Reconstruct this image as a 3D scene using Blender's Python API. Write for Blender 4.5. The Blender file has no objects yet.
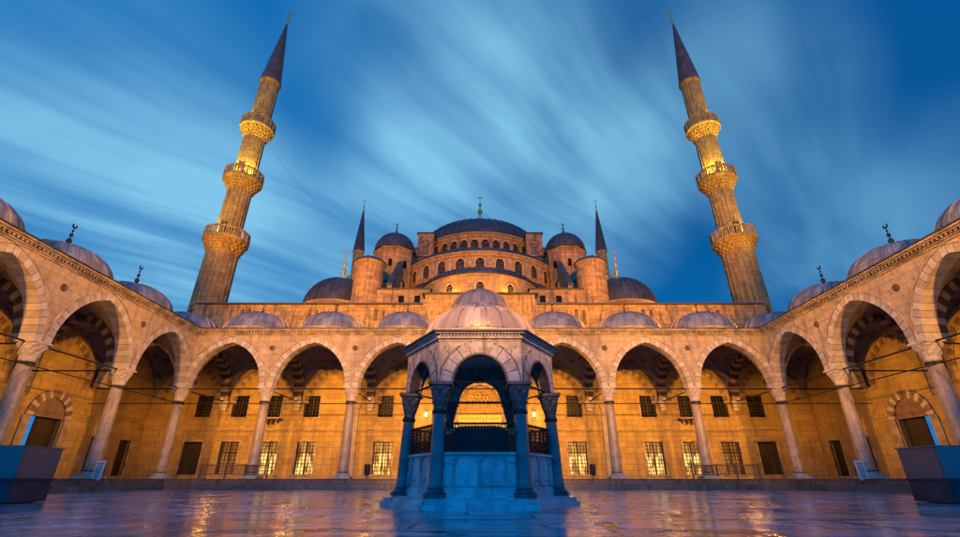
import bpy, math, random
from mathutils import Vector
R = math.radians
PI = math.pi
random.seed(7)
sc = bpy.context.scene
COL = sc.collection

# ------------------------------------------------------------------ camera
cd = bpy.data.cameras.new('camera'); cam = bpy.data.objects.new('camera', cd); COL.objects.link(cam)
CAMH = 0.6
cam.location = (0, 0, CAMH); cam.rotation_euler = (R(90 + 24.4), 0, 0)
cd.sensor_width = 36; cd.lens = 17.475; cd.clip_start = 0.1; cd.clip_end = 3000
sc.camera = cam

# ------------------------------------------------------------------ exposure
sc.view_settings.view_transform = 'Standard'; sc.view_settings.look = 'None'
sc.view_settings.exposure = 0.0; sc.view_settings.gamma = 1.0
try: sc.view_settings.use_curve_mapping = False
except Exception: pass

# ------------------------------------------------------------------ node helper
class NT:
    def __init__(s, nt): s.nt = nt; s.n = nt.nodes; s.l = nt.links
    def new(s, t, **k):
        n = s.n.new(t)
        for a, b in k.items(): setattr(n, a, b)
        return n
    def put(s, sock, v):
        if isinstance(v, bpy.types.NodeSocket): s.l.new(v, sock)
        elif v is not None:
            try: sock.default_value = v
            except Exception:
                sock.default_value = (v, v, v) if isinstance(v, (int, float)) else tuple(v) + (1,)
    def m(s, op, a, b=None, c=None, clamp=False):
        n = s.new('ShaderNodeMath', operation=op); n.use_clamp = clamp
        for i, v in enumerate((a, b, c)):
            if v is not None: s.put(n.inputs[i], v)
        return n.outputs[0]
    def vm(s, op, a, b=None):
        n = s.new('ShaderNodeVectorMath', operation=op)
        s.put(n.inputs[0], a)
        if b is not None: s.put(n.inputs[1], b)
        return n.outputs['Value'] if op in ('DOT_PRODUCT', 'LENGTH') else n.outputs[0]
    def mix(s, f, a, b, bt='MIX'):
        n = s.new('ShaderNodeMix', data_type='RGBA', blend_type=bt)
        s.put(n.inputs[0], f)
        for i, v in ((6, a), (7, b)):
            if isinstance(v, (tuple, list)) and len(v) == 3: v = tuple(v) + (1,)
            s.put(n.inputs[i], v)
        return n.outputs[2]
    def noise(s, vec, scale, detail=4, rough=.55, dist=0):
        n = s.new('ShaderNodeTexNoise'); s.put(n.inputs['Vector'], vec)
        n.inputs['Scale'].default_value = scale; n.inputs['Detail'].default_value = detail
        n.inputs['Roughness'].default_value = rough; n.inputs['Distortion'].default_value = dist
        return n.outputs['Fac']
    def ss(s, x, a, b, lo=0., hi=1.):
        n = s.new('ShaderNodeMapRange', interpolation_type='SMOOTHSTEP')
        s.put(n.inputs[0], x); n.inputs[1].default_value = a; n.inputs[2].default_value = b
        n.inputs[3].default_value = lo; n.inputs[4].default_value = hi
        return n.outputs[0]
    def comb(s, x, y, z):
        n = s.new('ShaderNodeCombineXYZ')
        for i, v in enumerate((x, y, z)): s.put(n.inputs[i], v)
        return n.outputs[0]
    def sep(s, v):
        n = s.new('ShaderNodeSeparateXYZ'); s.put(n.inputs[0], v); return n.outputs
    def bump(s, h, strength=.3, dist=.05, normal=None):
        n = s.new('ShaderNodeBump'); n.inputs['Strength'].default_value = strength
        n.inputs['Distance'].default_value = dist; s.put(n.inputs['Height'], h)
        if normal is not None: s.put(n.inputs['Normal'], normal)
        return n.outputs[0]

# ------------------------------------------------------------------ world : blue hour sky with wind-drawn clouds
W = bpy.data.worlds.new('World'); sc.world = W; W.use_nodes = True
w = NT(W.node_tree); w.n.clear()
SKY_STR = 1.0
tc = w.new('ShaderNodeTexCoord'); D = tc.outputs['Generated']
def dirpx(x, y):    # direction of a photograph pixel (used only to say where in the sky a cloud bank lies)
    u = (x - 480) / 466; v = (268.5 - y) / 466; th = R(24.4)
    d = Vector((u, math.cos(th) - v * math.sin(th), math.sin(th) + v * math.cos(th))); return d.normalized()
nish = w.new('ShaderNodeTexSky', sky_type='NISHITA'); nish.sun_disc = False
nish.sun_elevation = R(1.0); nish.sun_rotation = R(150)
dz = w.sep(D)[2]
deep = w.mix(w.ss(dz, -.05, .80), (.001, .195, .54), (.001, .100, .34))
# darker towards the right of the view
side = w.vm('DOT_PRODUCT', D, tuple(dirpx(905, 120)))
deep = w.mix(w.ss(side, .72, 1.0, 0, .55), deep, (.001, .072, .27))
left = w.vm('DOT_PRODUCT', D, tuple(dirpx(60, 250)))
deep = w.mix(w.ss(left, .60, 1.0, 0, .75), deep, (.012, .200, .560))
# cloud deck drawn out along one wind direction
p = dirpx(960, 470); e2 = (Vector((0, 0, 1)) - p * p.z).normalized(); e1 = p.cross(e2).normalized()
den = w.m('MAXIMUM', w.vm('DOT_PRODUCT', D, tuple(e2)), .03)
s_ = w.m('DIVIDE', w.vm('DOT_PRODUCT', D, tuple(e1)), den)
t_ = w.m('DIVIDE', w.vm('DOT_PRODUCT', D, tuple(p)), den)
warp = w.m('MULTIPLY', w.noise(D, 1.4, 2), .28)
s2 = w.m('ADD', s_, warp)
fine = w.noise(w.comb(w.m('MULTIPLY', s2, 13.0), w.m('MULTIPLY', t_, .75), 3.1), 1.0, 4, .55, .1)
mid = w.noise(w.comb(w.m('MULTIPLY', s2, 4.2), w.m('MULTIPLY', t_, .8), 6.3), 1.0, 3, .5, .2)
broad = w.noise(w.comb(w.m('MULTIPLY', s2, 1.7), w.m('MULTIPLY', t_, .7), 9.7), 1.0, 2, .5, .3)
pat = w.m('MULTIPLY_ADD', broad, .42, w.m('MULTIPLY', mid, .38))
pat = w.m('MULTIPLY_ADD', fine, .13, w.m('ADD', pat, .045))
pat = w.ss(pat, .36, .64)
soft = w.ss(w.noise(D, 2.6, 3, .5, .5), .35, .65)
env = .12
def bank(px, py, a, amt):
    dd = w.vm('DOT_PRODUCT', D, tuple(dirpx(px, py)))
    return w.ss(dd, math.cos(R(a)), 1.0, 0, amt)
for b in ((455, 60, 20, .35), (520, 150, 22, .55), (610, 170, 16, .25), (60, 150, 24, .40), (130, 200, 18, .35), (735, 110, 14, .40), (270, 270, 18, .45),
          (405, 220, 14, .25), (905, 130, 26, -.13), (140, 0, 20, -.15), (650, 245, 12, -.18), (320, 130, 8, -.12), (820, 235, 12, .22), (950, 250, 16, .25), (620, 235, 10, .15)):
    env = w.m('ADD', env, bank(*b))
mask = w.m('MULTIPLY', w.m('MAXIMUM', env, 0), w.m('MULTIPLY_ADD', pat, .82, w.m('MULTIPLY_ADD', soft, .25, .16)))
mask = w.m('MINIMUM', mask, 1.0)
sky = w.mix(mask, deep, (.23, .585, .86))
rear_fill = w.ss(w.vm('DOT_PRODUCT', D, (0, -.86, .50)), -.15, .75, 0, 1.)     # unseen sky behind the camera, made brighter blue to light the fountain
sky = w.mix(rear_fill, sky, (.003, .42, 1.22))
nmix = w.vm('MULTIPLY', nish.outputs[0], (.05, .05, .05))
sky = w.mix(.04, sky, nmix)
bg = w.new('ShaderNodeBackground'); w.put(bg.inputs[0], sky); bg.inputs[1].default_value = SKY_STR
wo = w.new('ShaderNodeOutputWorld'); w.l.new(bg.outputs[0], wo.inputs[0])

# ------------------------------------------------------------------ lamps of the place
def aim(o, tgt):
    d = Vector(tgt) - o.location; o.rotation_euler = d.to_track_quat('-Z', 'Y').to_euler()
def spot(loc, tgt, power, color, ang, blend=.6, rad=.15):
    l = bpy.data.lights.new('floodlight', 'SPOT'); l.energy = power; l.color = color
    l.spot_size = R(ang); l.spot_blend = blend; l.shadow_soft_size = rad
    o = bpy.data.objects.new('floodlight', l); o.location = loc; COL.objects.link(o); aim(o, tgt); return o
def point(loc, power, color, rad=.08):
    l = bpy.data.lights.new('lamp', 'POINT'); l.energy = power; l.color = color; l.shadow_soft_size = rad
    o = bpy.data.objects.new('lamp', l); o.location = loc; COL.objects.link(o); return o
ORANGE = (1.0, .33, .012); PINK = (1.0, .41, .05); YEL = (1.0, .37, .012); GOLD = (1.0, .50, .03)
# courtyard floods standing on the roof of the arcade behind the camera and on the facing side roofs
for x in (-18, -10.8, -3.6, 3.6, 10.8, 18):
    spot((x, -8, 14.0), (x * 1.12, 36, 10.4), 76000, PINK, 30, .7, .5)
spot((0, -8, 13.0), (0, 13.5, 6.7), 80000, PINK, 25, 1., .4)
for s in (-1, 1):
    spot((s * 23.3, 29.7, 12.3), (-s * 23, 33, 9.9), 62000, PINK, 27, .9, .3)
    spot((s * 23.3, 23.2, 12.3), (-s * 23, 23, 10.2), 62000, PINK, 27, .9, .3)
    spot((s * 23.3, 16.7, 12.3), (-s * 23, 14, 10.5), 58000, PINK, 27, .9, .3)
# floods on the arcade roof that light the prayer hall
for x in (-16, -5.5, 5.5, 16):
    spot((x, -8, 14.6), (x * 1.1, 50, 24), 128000, ORANGE, 27, .8, .5)
for x in (-22.75, -16.25, -9.75, -3.25, 3.25, 9.75, 16.25, 22.75):
    spot((x, 37.0, 12.0), (x * .8, 48, 28), 3000, ORANGE, 110, .9, .3)
for s in (-1, 1):
    spot((s * 22.75, 37.6, 12.1), (s * 28.0, 45.6, 40), 4500, ORANGE, 50, .8, .3)
    spot((s * 29.2, 36.5, 12.6), (s * 28.0, 45.6, 42), 4500, GOLD, 50, .8, .3)
    spot((s * 3, 44.6, 17.8), (s * .5, 58, 26.5), 700, ORANGE, 130, .8, .3)
    spot((s * 20, -8, 14.6), (s * 28, 45, 38), 160000, GOLD, 40, .8, .4)
    spot((s * 20.6, 45.6, 16.6), (s * 15, 52, 22), 900, ORANGE, 130, .8, .3)
    spot((s * 22, 84, 18), (s * 27.5, 95, 36), 22000, GOLD, 100, .7, .3)

# ------------------------------------------------------------------ mesh builder
class MB:
    def __init__(s): s.v = []; s.f = []; s.mi = []; s.T = None; s.sm = []
    def add(s, vs, fs, mi=0, sm=False):
        b = len(s.v)
        if s.T: vs = [s.T(p) for p in vs]
        s.v += [tuple(p) for p in vs]
        for f in fs: s.f.append([b + i for i in f]); s.mi.append(mi); s.sm.append(sm)
    def box(s, x0, x1, y0, y1, z0, z1, mi=0):
        s.add([(x0,y0,z0),(x1,y0,z0),(x1,y1,z0),(x0,y1,z0),(x0,y0,z1),(x1,y0,z1),(x1,y1,z1),(x0,y1,z1)],
              [(0,3,2,1),(4,5,6,7),(0,1,5,4),(1,2,6,5),(2,3,7,6),(3,0,4,7)], mi)
    def quad(s, a, b, c, d, mi=0): s.add([a, b, c, d], [(0,1,2,3)], mi)
    def prism(s, pts, y0, y1, mi=0):          # polygon in (x,z), extruded in y
        n = len(pts)
        s.add([(x, y0, z) for x, z in pts] + [(x, y1, z) for x, z in pts],
              [list(range(n)), list(range(2*n-1, n-1, -1))] + [(i, n+i, n+(i+1)%n, (i+1)%n) for i in range(n)], mi)
    def vprism(s, pts, z0, z1, mi=0):         # polygon in (x,y), extruded in z
        n = len(pts)
        s.add([(x, y, z0) for x, y in pts] + [(x, y, z1) for x, y in pts],
              [list(range(n-1, -1, -1)), list(range(n, 2*n))] + [(i, (i+1)%n, n+(i+1)%n, n+i) for i in range(n)], mi)
    def lathe(s, prof, n=24, cx=0, cy=0, mod=None, mi=0, sm=True, a0=0, a1=2*PI, cap=True, lean=(0,0)):
        full = abs(a1 - a0 - 2*PI) < 1e-6; m = n if full else n + 1
        vs = []
        for k, (r, z) in enumerate(prof):
            for i in range(m):
                a = a0 + (a1 - a0) * i / n
                rr = mod(k, r, a) if mod else r
                vs.append((cx + lean[0]*z + rr * math.cos(a), cy + lean[1]*z + rr * math.sin(a), z))
        fs = []
        for k in range(len(prof) - 1):
            for i in range(n):
                j = (i + 1) % m
                fs.append((k*m + i, k*m + j, (k+1)*m + j, (k+1)*m + i))
        if cap and full:
            fs.append(list(range(m - 1, -1, -1))); fs.append([(len(prof)-1)*m + i for i in range(m)])
        s.add(vs, fs, mi, sm)
    def tube(s, p0, p1, r, n=6, mi=0, r1=None):
        p0 = Vector(p0); p1 = Vector(p1); d = (p1 - p0).normalized()
        u = d.orthogonal().normalized(); v = d.cross(u); r1 = r if r1 is None else r1
        vs = [p0 + (u*math.cos(2*PI*i/n) + v*math.sin(2*PI*i/n))*r for i in range(n)] + \
             [p1 + (u*math.cos(2*PI*i/n) + v*math.sin(2*PI*i/n))*r1 for i in range(n)]
        s.add(vs, [(i, (i+1)%n, n+(i+1)%n, n+i) for i in range(n)] + [list(range(n-1,-1,-1)), list(range(n, 2*n))], mi, n > 5)
    def build(s, name, mats, parent=None, loc=(0,0,0), rz=0, autosmooth=True):
        me = bpy.data.meshes.new(name); me.from_pydata(s.v, [], s.f)
        if not isinstance(mats, (list, tuple)): mats = [mats]
        for m_ in mats: me.materials.append(m_)
        me.polygons.foreach_set('material_index', s.mi)
        me.polygons.foreach_set('use_smooth', s.sm)
        import bmesh
        bm = bmesh.new(); bm.from_mesh(me); bmesh.ops.recalc_face_normals(bm, faces=bm.faces)
        for e in bm.edges:
            if len(e.link_faces) == 2 and e.calc_face_angle(0) > R(38): e.smooth = False
        bm.to_mesh(me); bm.free(); me.update()
        o = bpy.data.objects.new(name, me); COL.objects.link(o)
        o.location = loc; o.rotation_euler = (0, 0, rz)
        if parent: o.parent = parent
        return o

def tag(o, label, cat, group=None, kind=None):
    if label: o['label'] = label
    if cat: o['category'] = cat
    if group: o['group'] = group
    if kind: o['kind'] = kind
    return o
def thing(name, label, cat, loc=(0,0,0), rz=0, group=None, rot=None):
    o = bpy.data.objects.new(name, None); COL.objects.link(o); o.location = loc
    o.rotation_euler = rot if rot else (0, 0, rz); o.empty_display_size = .3
    return tag(o, label, cat, group)
def struct(o): o['kind'] = 'structure'; return o
def copy_tree(o, parent=None, loc=None):
    c = o.copy(); COL.objects.link(c); c.parent = parent
    if loc is not None: c.location = loc
    for ch in list(o.children): copy_tree(ch, c)
    return c

# ------------------------------------------------------------------ materials
def newmat(name):
    m = bpy.data.materials.new(name); m.use_nodes = True; t = NT(m.node_tree)
    return m, t, t.n['Principled BSDF']
def stone(name, c1, c2, bw=.95, bh=.42, mortar=(.10,.085,.07), rnd=0, rough=.75, stain=.5, scale=1.0, msize=.012, dark=(.10,.075,.055), bumpd=.03):
    m, t, b = newmat(name)
    P = t.new('ShaderNodeTexCoord').outputs['Object']; x, y, z = t.sep(P)
    if rnd: u = t.m('MULTIPLY', t.m('ARCTAN2', y, x), rnd)
    else: u = t.m('ADD', x, y)
    uv = t.comb(u, z, 0)
    br = t.new('ShaderNodeTexBrick'); t.put(br.inputs['Vector'], uv)
    br.inputs['Color1'].default_value = c1 + (1,); br.inputs['Color2'].default_value = c2 + (1,)
    br.inputs['Mortar'].default_value = mortar + (1,); br.inputs['Scale'].default_value = scale
    br.inputs['Mortar Size'].default_value = msize; br.inputs['Mortar Smooth'].default_value = .3
    br.inputs['Brick Width'].default_value = bw; br.inputs['Row Height'].default_value = bh
    wn = t.new('ShaderNodeTexWhiteNoise', noise_dimensions='2D'); rowi = t.m('FLOOR', t.m('DIVIDE', z, bh))
    t.put(wn.inputs['Vector'], t.comb(t.m('FLOOR', t.m('DIVIDE', t.m('MULTIPLY_ADD', rowi, bw*.5, u), bw)), rowi, 0))
    n1 = t.noise(P, .55, 5, .6); n2 = t.noise(P, 7, 4, .6)
    st = t.noise(t.comb(t.m('MULTIPLY', u, 1.5), t.m('MULTIPLY', z, .22), t.m('MULTIPLY', t.m('SUBTRACT', x, y), .4)), 1.6, 5, .62)
    bc = t.mix(t.ss(wn.outputs['Value'], .6, 1., 0, .45), br.outputs['Color'], tuple(v*.55 for v in c2))
    c = t.mix(t.ss(n1, .35, .72, 0, .45), bc, (c1[0]*1.22, c1[1]*1.15, c1[2]*1.05))
    c = t.mix(t.ss(n2, .32, .72, 0, .42), c, (c2[0]*.55, c2[1]*.52, c2[2]*.5))
    c = t.mix(t.ss(st, .49, .66, 0, stain), c, dark)
    bl = t.noise(t.vm('ADD', P, (5, 9, 2)), 3.2, 5, .7)
    c = t.mix(t.ss(bl, .50, .68, 0, stain*.75), c, tuple(v*.42 for v in c2))
    t.put(b.inputs['Base Color'], c); b.inputs['Roughness'].default_value = rough
    h = t.m('MULTIPLY_ADD', br.outputs['Fac'], -.8, t.m('MULTIPLY', n2, .7))
    t.put(b.inputs['Normal'], t.bump(h, .55, bumpd))
    return m
def plain(name, c, rough=.6, metal=0, var=.3, nscale=3, bumps=.2, spec=None):
    m, t, b = newmat(name); P = t.new('ShaderNodeTexCoord').outputs['Object']
    n1 = t.noise(P, nscale, 5, .6); n2 = t.noise(P, nscale*8, 3, .6)
    k = t.ss(n1, .3, .75)
    cc = t.mix(k, tuple(v*(1-var) for v in c), tuple(min(1, v*(1+var*.6)) for v in c))
    t.put(b.inputs['Base Color'], cc); b.inputs['Roughness'].default_value = rough; b.inputs['Metallic'].default_value = metal
    if spec is not None: b.inputs['Specular IOR Level'].default_value = spec
    t.put(b.inputs['Normal'], t.bump(n2, bumps, .01))
    return m
def emit(name, c, s, pattern=False):
    m, t, b = newmat(name); b.inputs['Base Color'].default_value = tuple(v*.3 for v in c) + (1,)
    P = t.new('ShaderNodeTexCoord').outputs['Object']
    if pattern:
        x, y, z = t.sep(P)
        k = t.ss(t.noise(t.comb(t.m('MULTIPLY', x, 3), t.m('MULTIPLY', y, 3), t.m('MULTIPLY', z, .8)), 1.3, 3), .42, .58, .05, 1.1)
        top = t.ss(z, 2.4, 2.9, 1, .25)
        t.put(b.inputs['Emission Strength'], t.m('MULTIPLY', t.m('MULTIPLY', k, top), s*.65))
    else: b.inputs['Emission Strength'].default_value = s
    b.inputs['Emission Color'].default_value = c + (1,)
    return m
M = {}
M['facade'] = stone('courtyard facade stone', (.48,.37,.24), (.37,.275,.17), 1.1, .5, stain=.6, dark=(.16,.12,.09))
M['wall'] = stone('ashlar wall', (.45,.32,.10), (.35,.235,.07), 1.0, .45, stain=.4)
M['hall'] = stone('prayer hall ashlar', (.38,.26,.11), (.19,.125,.055), .9, .42, stain=.95, dark=(.07,.05,.035), bumpd=.06)
M['round'] = stone('round ashlar', (.38,.26,.11), (.20,.13,.06), .8, .4, rnd=1.6, stain=.7, dark=(.08,.055,.035), bumpd=.05)
M['drum'] = stone('drum ashlar', (.40,.29,.14), (.28,.20,.10), .9, .42, rnd=10.5, stain=.6, dark=(.10,.07,.05))
M['minaret'] = stone('minaret ashlar', (.40,.27,.085), (.24,.155,.05), .75, .55, rnd=1.6, stain=.7, dark=(.09,.06,.03), bumpd=.05)
M['vous_l'] = plain('pale voussoir', (.46,.40,.33), .7, var=.25, nscale=2)
M['vous_d'] = plain('dark red voussoir', (.20,.125,.10), .7, var=.35, nscale=2)
M['vous_m'] = plain('grey pink voussoir', (.38,.31,.26), .7, var=.25, nscale=2)
M['vous_w'] = plain('ochre voussoir', (.38,.27,.14), .75, var=.3, nscale=2)
M['vous_x'] = plain('brown voussoir', (.20,.12,.065), .75, var=.3, nscale=2)
M['vous_t'] = plain('dim voussoir', (.36,.27,.17), .75, var=.3, nscale=2)
M['vous_k'] = plain('slate voussoir', (.05,.035,.035), .7, var=.3, nscale=2)
M['trim'] = plain('moulded stone', (.36,.28,.19), .7, var=.55, nscale=1.5, bumps=.4)
M['dirty'] = plain('blackened stone', (.12,.09,.07), .8, var=.6, nscale=2.5, bumps=.5)
M['iron'] = plain('dark iron', (.014,.011,.010), .55, .3)
M['gold'] = plain('gilded copper', (.60,.36,.05), .4, .45, var=.3)
M['wood'] = plain('weathered brown wood', (.12,.065,.04), .6, var=.4, nscale=5)
M['doorwood'] = plain('dark door wood', (.018,.008,.005), .6, var=.4, nscale=4)
M['blackglass'] = plain('unlit window glass', (.004,.0035,.003), .25, var=.2, bumps=.02, spec=.15)
M['hood'] = plain('ochre carved stone', (.42,.29,.12), .7, var=.4)
M['lit'] = emit('lit window glass', (1.0,.66,.20), 1.9, True)
M['dimlit'] = emit('dim window glass', (1.0,.6,.2), .22, True)
M['lamp'] = emit('lamp glass', (1.0,.72,.28), 14)
M['panel'] = emit('gold inscription panel with added glow', (1.0,.46,.03), .8)  # glow put into the gold panel itself, no lamp behind it
M['white'] = plain('white board', (.7,.66,.66), .5, var=.1)
M['lamphead'] = plain('white lamp housing', (.75,.72,.68), .4, var=.1)
M['bin'] = plain('black plastic', (.02,.02,.022), .5)

# lead sheet with standing seams
def lead(name, c, seams=28):
    m, t, b = newmat(name); P = t.new('ShaderNodeTexCoord').outputs['Object']; x, y, z = t.sep(P)
    a = t.m('MULTIPLY', t.m('ARCTAN2', y, x), seams/(2*PI))
    n1 = t.noise(P, 1.1, 5, .65); cell = t.new('ShaderNodeTexWhiteNoise')
    zz = t.m('FLOOR', t.m('MULTIPLY', z, 1.4)); t.put(cell.inputs[0], t.comb(t.m('FLOOR', a), zz, 0))
    c1 = t.mix(cell.outputs['Value'], tuple(v*.62 for v in c), tuple(v*1.3 for v in c))
    st = t.noise(t.comb(t.m('MULTIPLY', a, 1.2), t.m('MULTIPLY', z, .5), 0), 2.2, 5, .65)
    c1 = t.mix(t.ss(st, .5, .75, 0, .55), c1, tuple(v*.38 for v in c))
    c1 = t.mix(t.ss(n1, .5, .8, 0, .45), c1, tuple(min(1, v*1.5) for v in c))
    t.put(b.inputs['Base Color'], c1); b.inputs['Roughness'].default_value = .48; b.inputs['Metallic'].default_value = .15
    fr = t.m('FRACT', t.m('MULTIPLY', z, 1.4))
    h = t.m('ADD', t.ss(fr, 0, .07), t.m('MULTIPLY', n1, .5)); t.put(b.inputs['Normal'], t.bump(h, .4, .04))
    return m
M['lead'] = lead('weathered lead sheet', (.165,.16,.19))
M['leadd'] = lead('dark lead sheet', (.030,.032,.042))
M['leadf'] = lead('pale fountain lead', (.32,.27,.28), 24)
M['spire'] = lead('spire lead sheet', (.075,.032,.018), 16)

# vault plaster with painted rings
def vaultmat():
    m, t, b = newmat('painted vault plaster'); P = t.new('ShaderNodeTexCoord').outputs['Object']; x, y, z = t.sep(P)
    r = t.m('SQRT', t.m('ADD', t.m('MULTIPLY', x, x), t.m('MULTIPLY', y, y)))
    ring = t.m('MULTIPLY', t.ss(t.m('PINGPONG', r, .55), .38, .5), t.ss(r, .2, .4))
    pet = t.ss(t.m('SINE', t.m('MULTIPLY', t.m('ARCTAN2', y, x), 16)), -.2, .5)
    c = t.mix(t.m('MULTIPLY', ring, t.m('MULTIPLY', pet, .75)), (.15,.125,.16), (.03,.025,.035))
    c = t.mix(t.ss(t.noise(P, 1.3, 4), .45, .75, 0, .5), c, (.045,.035,.04))
    t.put(b.inputs['Base Color'], c); b.inputs['Roughness'].default_value = .85
    return m
M['vault'] = vaultmat()

# column marble
def marble(name, c, c2, vs=1.2, rough=.35, stain=.5):
    m, t, b = newmat(name); P = t.new('ShaderNodeTexCoord').outputs['Object']; x, y, z = t.sep(P)
    n1 = t.noise(P, vs, 6, .62, 1.2); n2 = t.noise(t.comb(t.m('MULTIPLY', x, 4), t.m('MULTIPLY', y, 4), t.m('MULTIPLY', z, .6)), 1.3, 5, .6)
    cc = t.mix(t.ss(n1, .4, .62), c, c2)
    cc = t.mix(t.ss(n2, .52, .74, 0, stain), cc, tuple(v*.3 for v in c2))
    t.put(b.inputs['Base Color'], cc); b.inputs['Roughness'].default_value = rough
    t.put(b.inputs['Normal'], t.bump(t.noise(P, 18, 4), .15, .01))
    return m
M['granite'] = marble('grey pink granite', (.36,.285,.215), (.26,.20,.15), 1.6, .45, .6)
M['marble'] = marble('grey white marble', (.38,.50,.57), (.22,.30,.36), 1.1, .4, .7)
M['marbled'] = marble('stained fountain marble', (.44,.39,.37), (.24,.21,.20), 1.6, .5, .95)
M['porph'] = marble('dark grey green column marble', (.12,.15,.18), (.065,.08,.10), 2.0, .3, .4)
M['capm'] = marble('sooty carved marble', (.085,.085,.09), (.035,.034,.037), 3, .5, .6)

# wet slabs
def wet():
    m, t, b = newmat('wet marble paving'); P = t.new('ShaderNodeTexCoord').outputs['Object']; x, y, z = t.sep(P)
    wob = t.m('MULTIPLY', t.noise(P, .35, 2), .5)
    uv = t.comb(t.m('ADD', x, wob), t.m('ADD', y, wob), 0)
    br = t.new('ShaderNodeTexBrick'); t.put(br.inputs['Vector'], uv); br.offset = .37; br.squash = 1.35; br.squash_frequency = 3
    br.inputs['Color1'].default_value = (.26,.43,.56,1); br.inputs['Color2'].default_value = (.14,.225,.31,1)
    br.inputs['Mortar'].default_value = (.012,.012,.015,1); br.inputs['Scale'].default_value = 1
    br.inputs['Mortar Size'].default_value = .045; br.inputs['Brick Width'].default_value = 1.9; br.inputs['Row Height'].default_value = .92
    br.inputs['Mortar Smooth'].default_value = .2
    n1 = t.noise(P, .5, 5, .6, .5); n2 = t.noise(P, 5, 5, .65); n3 = t.noise(P, 1.7, 4, .6)
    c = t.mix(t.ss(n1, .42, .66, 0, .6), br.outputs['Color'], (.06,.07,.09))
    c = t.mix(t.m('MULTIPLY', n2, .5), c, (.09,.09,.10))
    t.put(b.inputs['Base Color'], c)
    b2 = t.new('ShaderNodeTexBrick'); t.put(b2.inputs['Vector'], t.comb(t.m('ADD', x, t.m('MULTIPLY', t.noise(P, .9, 3), .7)), t.m('ADD', y, t.m('MULTIPLY', t.noise(P, .7, 3), 1.1)), 0))
    b2.inputs['Scale'].default_value = 1; b2.inputs['Mortar Size'].default_value = .19; b2.inputs['Mortar Smooth'].default_value = .5; b2.inputs['Brick Width'].default_value = 3.8; b2.inputs['Row Height'].default_value = 1.84; b2.offset = .43
    crack = t.m('MULTIPLY', b2.outputs['Fac'], t.ss(t.noise(P, .55, 3), .47, .56))
    c = t.mix(crack, c, (.006,.008,.012)); t.put(b.inputs['Base Color'], c)
    pud = t.ss(t.noise(P, .42, 4, .6, .4), .44, .56)
    t.put(b.inputs['Roughness'], t.m('MULTIPLY_ADD', pud, -.15, t.m('MULTIPLY_ADD', n2, .12, .20)))
    b.inputs['Specular IOR Level'].default_value = .5
    h = t.m('MULTIPLY_ADD', crack, -1.5, t.m('MULTIPLY_ADD', br.outputs['Fac'], -1.0, t.m('MULTIPLY_ADD', n2, .12, t.m('MULTIPLY', n3, .7))))
    bn = t.new('ShaderNodeBump'); bn.inputs['Distance'].default_value = .05; t.put(bn.inputs['Height'], h)
    t.put(bn.inputs['Strength'], t.m('MULTIPLY_ADD', pud, -.30, .80)); t.put(b.inputs['Normal'], bn.outputs[0])
    return m
M['wet'] = wet()
M['earth'] = plain('dark paving beyond', (.08,.08,.085), .8, nscale=.3)
M['step'] = stone('worn step stone', (.20,.16,.14), (.12,.095,.085), 1.6, .33, stain=.8, dark=(.05,.04,.035), rough=.5)

# ------------------------------------------------------------------ ground
g = MB(); g.quad((-900,-900,-.02),(900,-900,-.02),(900,1500,-.02),(-900,1500,-.02)); struct(g.build('ground', M['earth']))
g = MB(); g.box(-30,30,-14,36.6,-.015,0); struct(g.build('courtyard_floor', M['wet']))

# ------------------------------------------------------------------ architecture helpers
BAY = 6.5; FA = 36.2; DEP = 6.8; ZS = 7.0; ZTOP = 11.02; HX = 22.75; ST = .62
def arc_pts(a, rise, t, n):
    """left half of a pointed arch: inner and outer points from the springing to the crown"""
    Rr = (a*a + rise*rise) / (2*a); c = Rr - a
    ai = math.acos(max(-1, min(1, -c / Rr))); inn = []; out = []
    ae = math.acos(max(-1, min(1, -c / (Rr + t))))
    for i in range(n + 1):
        k = i / n
        A = PI + (ai - PI) * k; inn.append((c + Rr*math.cos(A), Rr*math.sin(A)))
        B = PI + (ae - PI) * k; out.append((c + (Rr+t)*math.cos(B), (Rr+t)*math.sin(B)))
    return inn, out
def ring(mb, cx, z0, a, rise, t, y0, y1, n, mats=(0,1), gap=.012):
    inn, out = arc_pts(a, rise, t, n)
    for sgn in (1, -1):
        for i in range(n):
            def pt(L, k): return Vector((L[k][0], L[k][1]))
            p0, p1, q0, q1 = pt(inn,i), pt(inn,i+1), pt(out,i), pt(out,i+1)
            d = (p1-p0); g_ = min(.3, gap/max(d.length,1e-4))
            a0, a1 = p0.lerp(p1, g_), p1.lerp(p0, g_); b0, b1 = q0.lerp(q1, g_), q1.lerp(q0, g_)
            pts = [(cx + sgn*v.x, z0 + v.y) for v in (a0, a1, b1, b0)]
            mb.prism(pts, y0 + (0 if i % 2 else .006), y1 - (0 if i % 2 else .006), mats[i % 2])
def spandrel(mb, x0, x1, cx, z0, ztop, a, rise, t, y0, y1, n, mi=0):
    inn, out = arc_pts(a, rise, t * .93, n)
    L = [(cx + x, z0 + z) for x, z in out] + [(cx - x, z0 + z) for x, z in reversed(out[:-1])]
    if L[0][0] > x0: mb.box(x0, L[0][0], y0, y1, z0, ztop, mi)
    if L[-1][0] < x1: mb.box(L[-1][0], x1, y0, y1, z0, ztop, mi)
    for (xa, za), (xb, zb) in zip(L, L[1:]):
        if xb - xa < 1e-5: continue
        vs = [(xa,y0,za),(xb,y0,zb),(xb,y0,ztop),(xa,y0,ztop),(xa,y1,za),(xb,y1,zb),(xb,y1,ztop),(xa,y1,ztop)]
        mb.add(vs, [(0,1,2,3),(7,6,5,4),(0,4,5,1)], mi)
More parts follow.
